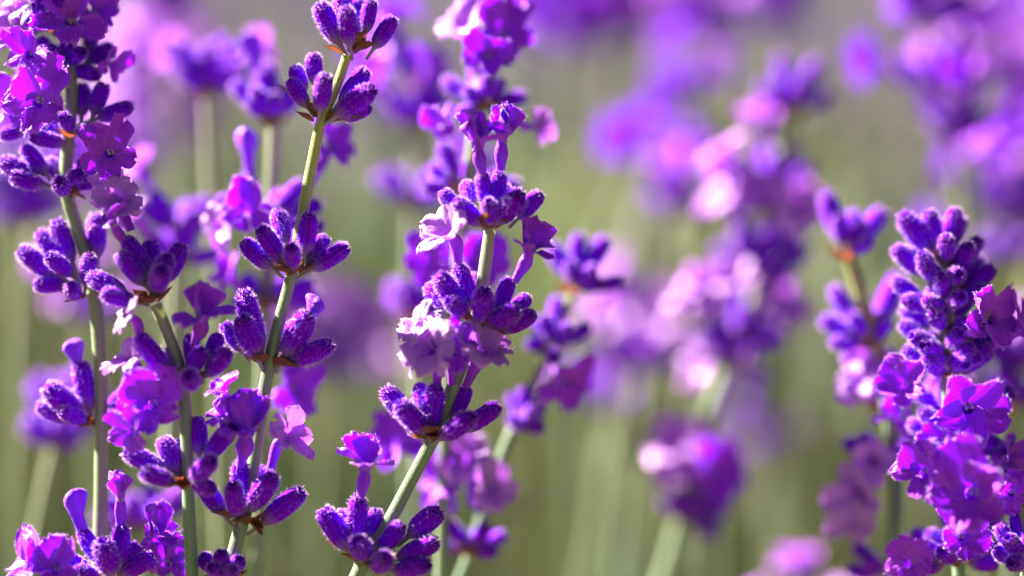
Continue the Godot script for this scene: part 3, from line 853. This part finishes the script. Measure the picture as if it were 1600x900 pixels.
	whorl(r, [154, 660, 7], [[60, 634, 0, 116, 656], [72, 604, -2, 128, 652, 1.15], [126, 566, 0, 140, 640], [95, 640, -4, 135, 660], [200, 610, 2], [195, 640, -2]], [[92, 662, -2, 0.9], [125, 672, -3, 0.8], [190, 668, -1, 0.8]], 2)
	club(r, at(124, 590, 7), at(112, 530, 7))
	whorl(r, [168, 910, 2], [[128, 828, 0, 156, 878], [190, 822, -1, 186, 888], [160, 846, -5, 174, 896, 1.1], [92, 868, -2, 150, 905, 1.1], [215, 850, 0], [240, 870, -1], [120, 890, -5]], [], 3)
	club(r, at(132, 838, 2), at(106, 768, 2))
	for f in [[188, 832, 0, 188, 778, -2, 0.05, 0.85, 0.35, 1.05, 0, 1], [110, 895, 0, 62, 885, -2, -0.6, 0.45, 0.55, 1.35], [215, 865, 1, 240, 838, 0, 0.5, 0.6, 0.4, 1.0], [80, 900, -2, 88, 890, -5, -0.1, 0.5, 0.8, 1.1], [235, 890, 0, 262, 880, -1, 0.6, 0.4, 0.6, 0.9]]: bloom(r, 2, f)

	# ---------------------------------------------------------- the centre spike
	r = spike_root("sharp centre lavender spike leaning right with white rimmed petals on top", [[532, 980, 0], [560, 895, 0], [600, 830, 0], [640, 755, 0], [675, 688, 0], [706, 610, 0], [735, 530, 0], [750, 470, 0], [759, 410, 0], [766, 355, 0]], 1.15, 0.78, true)
	whorl(r, [766, 352, 0], [[692, 298, 0, 714, 332], [712, 314, -3, 750, 350, 1.05], [729, 285, 3, 735, 318], [764, 314, -5, 766, 348], [814, 302, -4, 776, 346, 1.2], [845, 302, -1, 810, 340], [754, 270, -2, 760, 322], [781, 268, -1, 778, 322], [790, 290, 4]], [[732, 352, -3, 0.8], [758, 340, -6, 1.0], [792, 350, -4, 0.9]], 4)
	for f in [[755, 276, -2, 747, 234, -3, -0.15, 0.95, 0.15, 1.25, 0, 1], [782, 274, 0, 784, 222, -1, 0.05, 0.97, 0.1, 1.25, 0, 1]]: bloom(r, 0, f)
	whorl(r, [740, 496, 0], [[686, 430, -2, 724, 488, 1.05], [716, 414, 0, 740, 480], [668, 448, 3, 700, 480], [743, 430, 4, 745, 475], [758, 452, -5, 750, 502, 1.15], [798, 436, 0, 774, 490], [826, 464, 2, 798, 488], [808, 484, -5, 762, 508], [836, 490, -2, 785, 516], [700, 470, -4]], [[775, 522, -4, 1.0], [808, 526, -2, 0.8], [790, 530, -3, 0.7]], 3)
	for f in [[717, 418, 0, 706, 368, -1, -0.55, 0.55, 0.45, 1.25, 0, 0, 1], [804, 440, 0, 826, 396, -1, 0.2, 0.9, 0.25, 1.25, -20, 2], [683, 604, -1, 678, 548, -4, -0.6, 0.35, 0.65, 1.45, 15, 0, 1], [690, 590, 0, 662, 520, 0, -0.5, 0.6, 0.5, 1.2, 0, 0, 1], [706, 600, -1, 708, 552, -3, 0.1, 0.3, 0.8, 0.95], [728, 604, -1, 752, 556, -2, 0.4, 0.55, 0.5, 1.25, 0, 0, 1]]: bloom(r, 0, f)
	whorl(r, [674, 682, 0], [[602, 608, 0, 652, 666], [624, 630, -4, 664, 676, 1.05], [655, 600, 3, 662, 640], [681, 602, -2, 674, 672, 1.05], [730, 604, 1, 706, 656], [738, 650, -5, 690, 684, 1.05], [780, 634, -1, 724, 672], [640, 665, 2]], [[645, 690, -3, 0.9], [668, 672, -6, 1.0], [705, 694, -3, 0.8]], 4)
	whorl(r, [580, 880, 0], [[504, 796, 0, 546, 858, 1.1], [528, 800, 3, 552, 850], [560, 776, -1, 557, 852], [589, 796, 1, 577, 842], [556, 846, -6, 572, 868, 1.15], [628, 820, -2, 592, 862, 1.1], [688, 798, -1, 640, 836, 1.1], [684, 846, -3, 622, 872], [604, 872, -7, 588, 886, 1.15], [670, 882, -4, 615, 892]], [[502, 846, 0, 0.5], [532, 872, -2, 0.9], [590, 898, -5, 0.9], [640, 900, -3, 0.8]], 3)
	for f in [[562, 784, -1, 570, 736, -2, 0.05, 0.97, 0.1, 1.25, 20, 2]]: bloom(r, 0, f)

	# ---------------------------------------------------------- right-hand spike
	r = spike_root("crowded right hand lavender spike with small dark buds over wide open violet flowers", [[1502, 980, 9], [1496, 820, 9], [1490, 700, 9], [1482, 620, 9], [1478, 540, 9], [1480, 480, 9], [1479, 420, 9], [1480, 380, 9]], 1.1, 0.8, true)
	for q in [[1492, 660, 7, 1], [1500, 735, 8, 1], [1506, 800, 8, 1], [1506, 870, 8, 2]]:
		whole_whorl(r, at(q[0], q[1], 14), Vector3(0.0, 1, 0), q[2], q[3], 1.05)
	for q in [[1480, 440, 7, 0], [1479, 515, 9, 0], [1480, 590, 7, 1]]:
		whole_whorl(r, at(q[0], q[1], 10), Vector3(0.0, 1, 0), q[2], q[3], 0.95)
	whorl(r, [1479, 402, 9], [[1408, 334, 0, 1454, 394], [1450, 330, -1, 1464, 385], [1492, 326, 0, 1486, 388], [1504, 340, 2], [1478, 370, -5, 1480, 405], [1465, 345, 3]], [], 3)
	whorl(r, [1479, 478, 9], [[1398, 386, 0, 1440, 428], [1440, 396, -4, 1460, 440], [1396, 436, 0, 1440, 472], [1512, 396, 0, 1492, 446], [1552, 418, -1, 1506, 460], [1412, 470, -3], [1502, 462, -6], [1448, 470, -5], [1530, 400, 3], [1470, 430, -5], [1540, 450, -3]], [], 3)
	whorl(r, [1479, 552, 9], [[1408, 505, 0], [1414, 548, -2], [1442, 540, -5], [1545, 545, -2], [1530, 560, -4], [1565, 520, 1], [1425, 525, -4], [1500, 520, -5], [1510, 570, -5], [1455, 570, -4]], [], 3)
	for f in [[1510, 520, -2, 1542, 498, -4, 0.55, 0.15, 0.8, 1.3], [1500, 620, -4, 1512, 638, -9, 0.05, 0.02, 1.0, 1.55, 8], [1440, 610, -1, 1415, 602, -3, -0.4, 0.3, 0.85, 1.0], [1508, 745, -9, 1520, 772, -15, -0.25, 0.25, 0.92, 1.6, -12], [1455, 720, -8, 1445, 738, -12, -0.45, 0.25, 0.85, 1.2], [1540, 700, 0, 1570, 720, -2, 0.7, 0.0, 0.7, 1.1]]: bloom(r, 9, f)
	whorl(r, [1488, 690, 9], [[1432, 690, -1], [1560, 690, -2], [1582, 610, 0], [1570, 660, 0], [1420, 660, 1], [1450, 700, -5], [1535, 690, -5], [1440, 640, -2]], [], 4)
	whorl(r, [1496, 880, 8], [[1430, 850, -2], [1470, 860, -5], [1540, 850, -3], [1560, 880, -1], [1420, 890, 0], [1510, 850, -6]], [], 3)
	for f in [[1480, 860, -3, 1500, 840, -6, 0.2, 0.3, 0.9, 1.1], [1440, 870, -1, 1425, 880, -3, -0.5, 0.1, 0.8, 1.0]]: bloom(r, 8, f)
	r = spike_root("sharp small lavender whorl half cut off by the bottom right corner", [[1606, 990, 2], [1604, 940, 2], [1603, 870, 2], [1602, 790, 2]], 1.0, 0.8, true)
	whorl(r, [1602, 880, 2], [[1560, 820, 0], [1575, 840, -4], [1590, 800, 1], [1555, 860, -1], [1580, 880, -5], [1610, 830, -3]], [], 3)
	whorl(r, [1602, 790, 2], [[1575, 745, 0], [1590, 740, -3], [1612, 735, 0]], [], 2)
	for f in [[1585, 800, 0, 1580, 770, -2, -0.3, 0.2, 0.9, 0.8]]: bloom(r, 2, f)
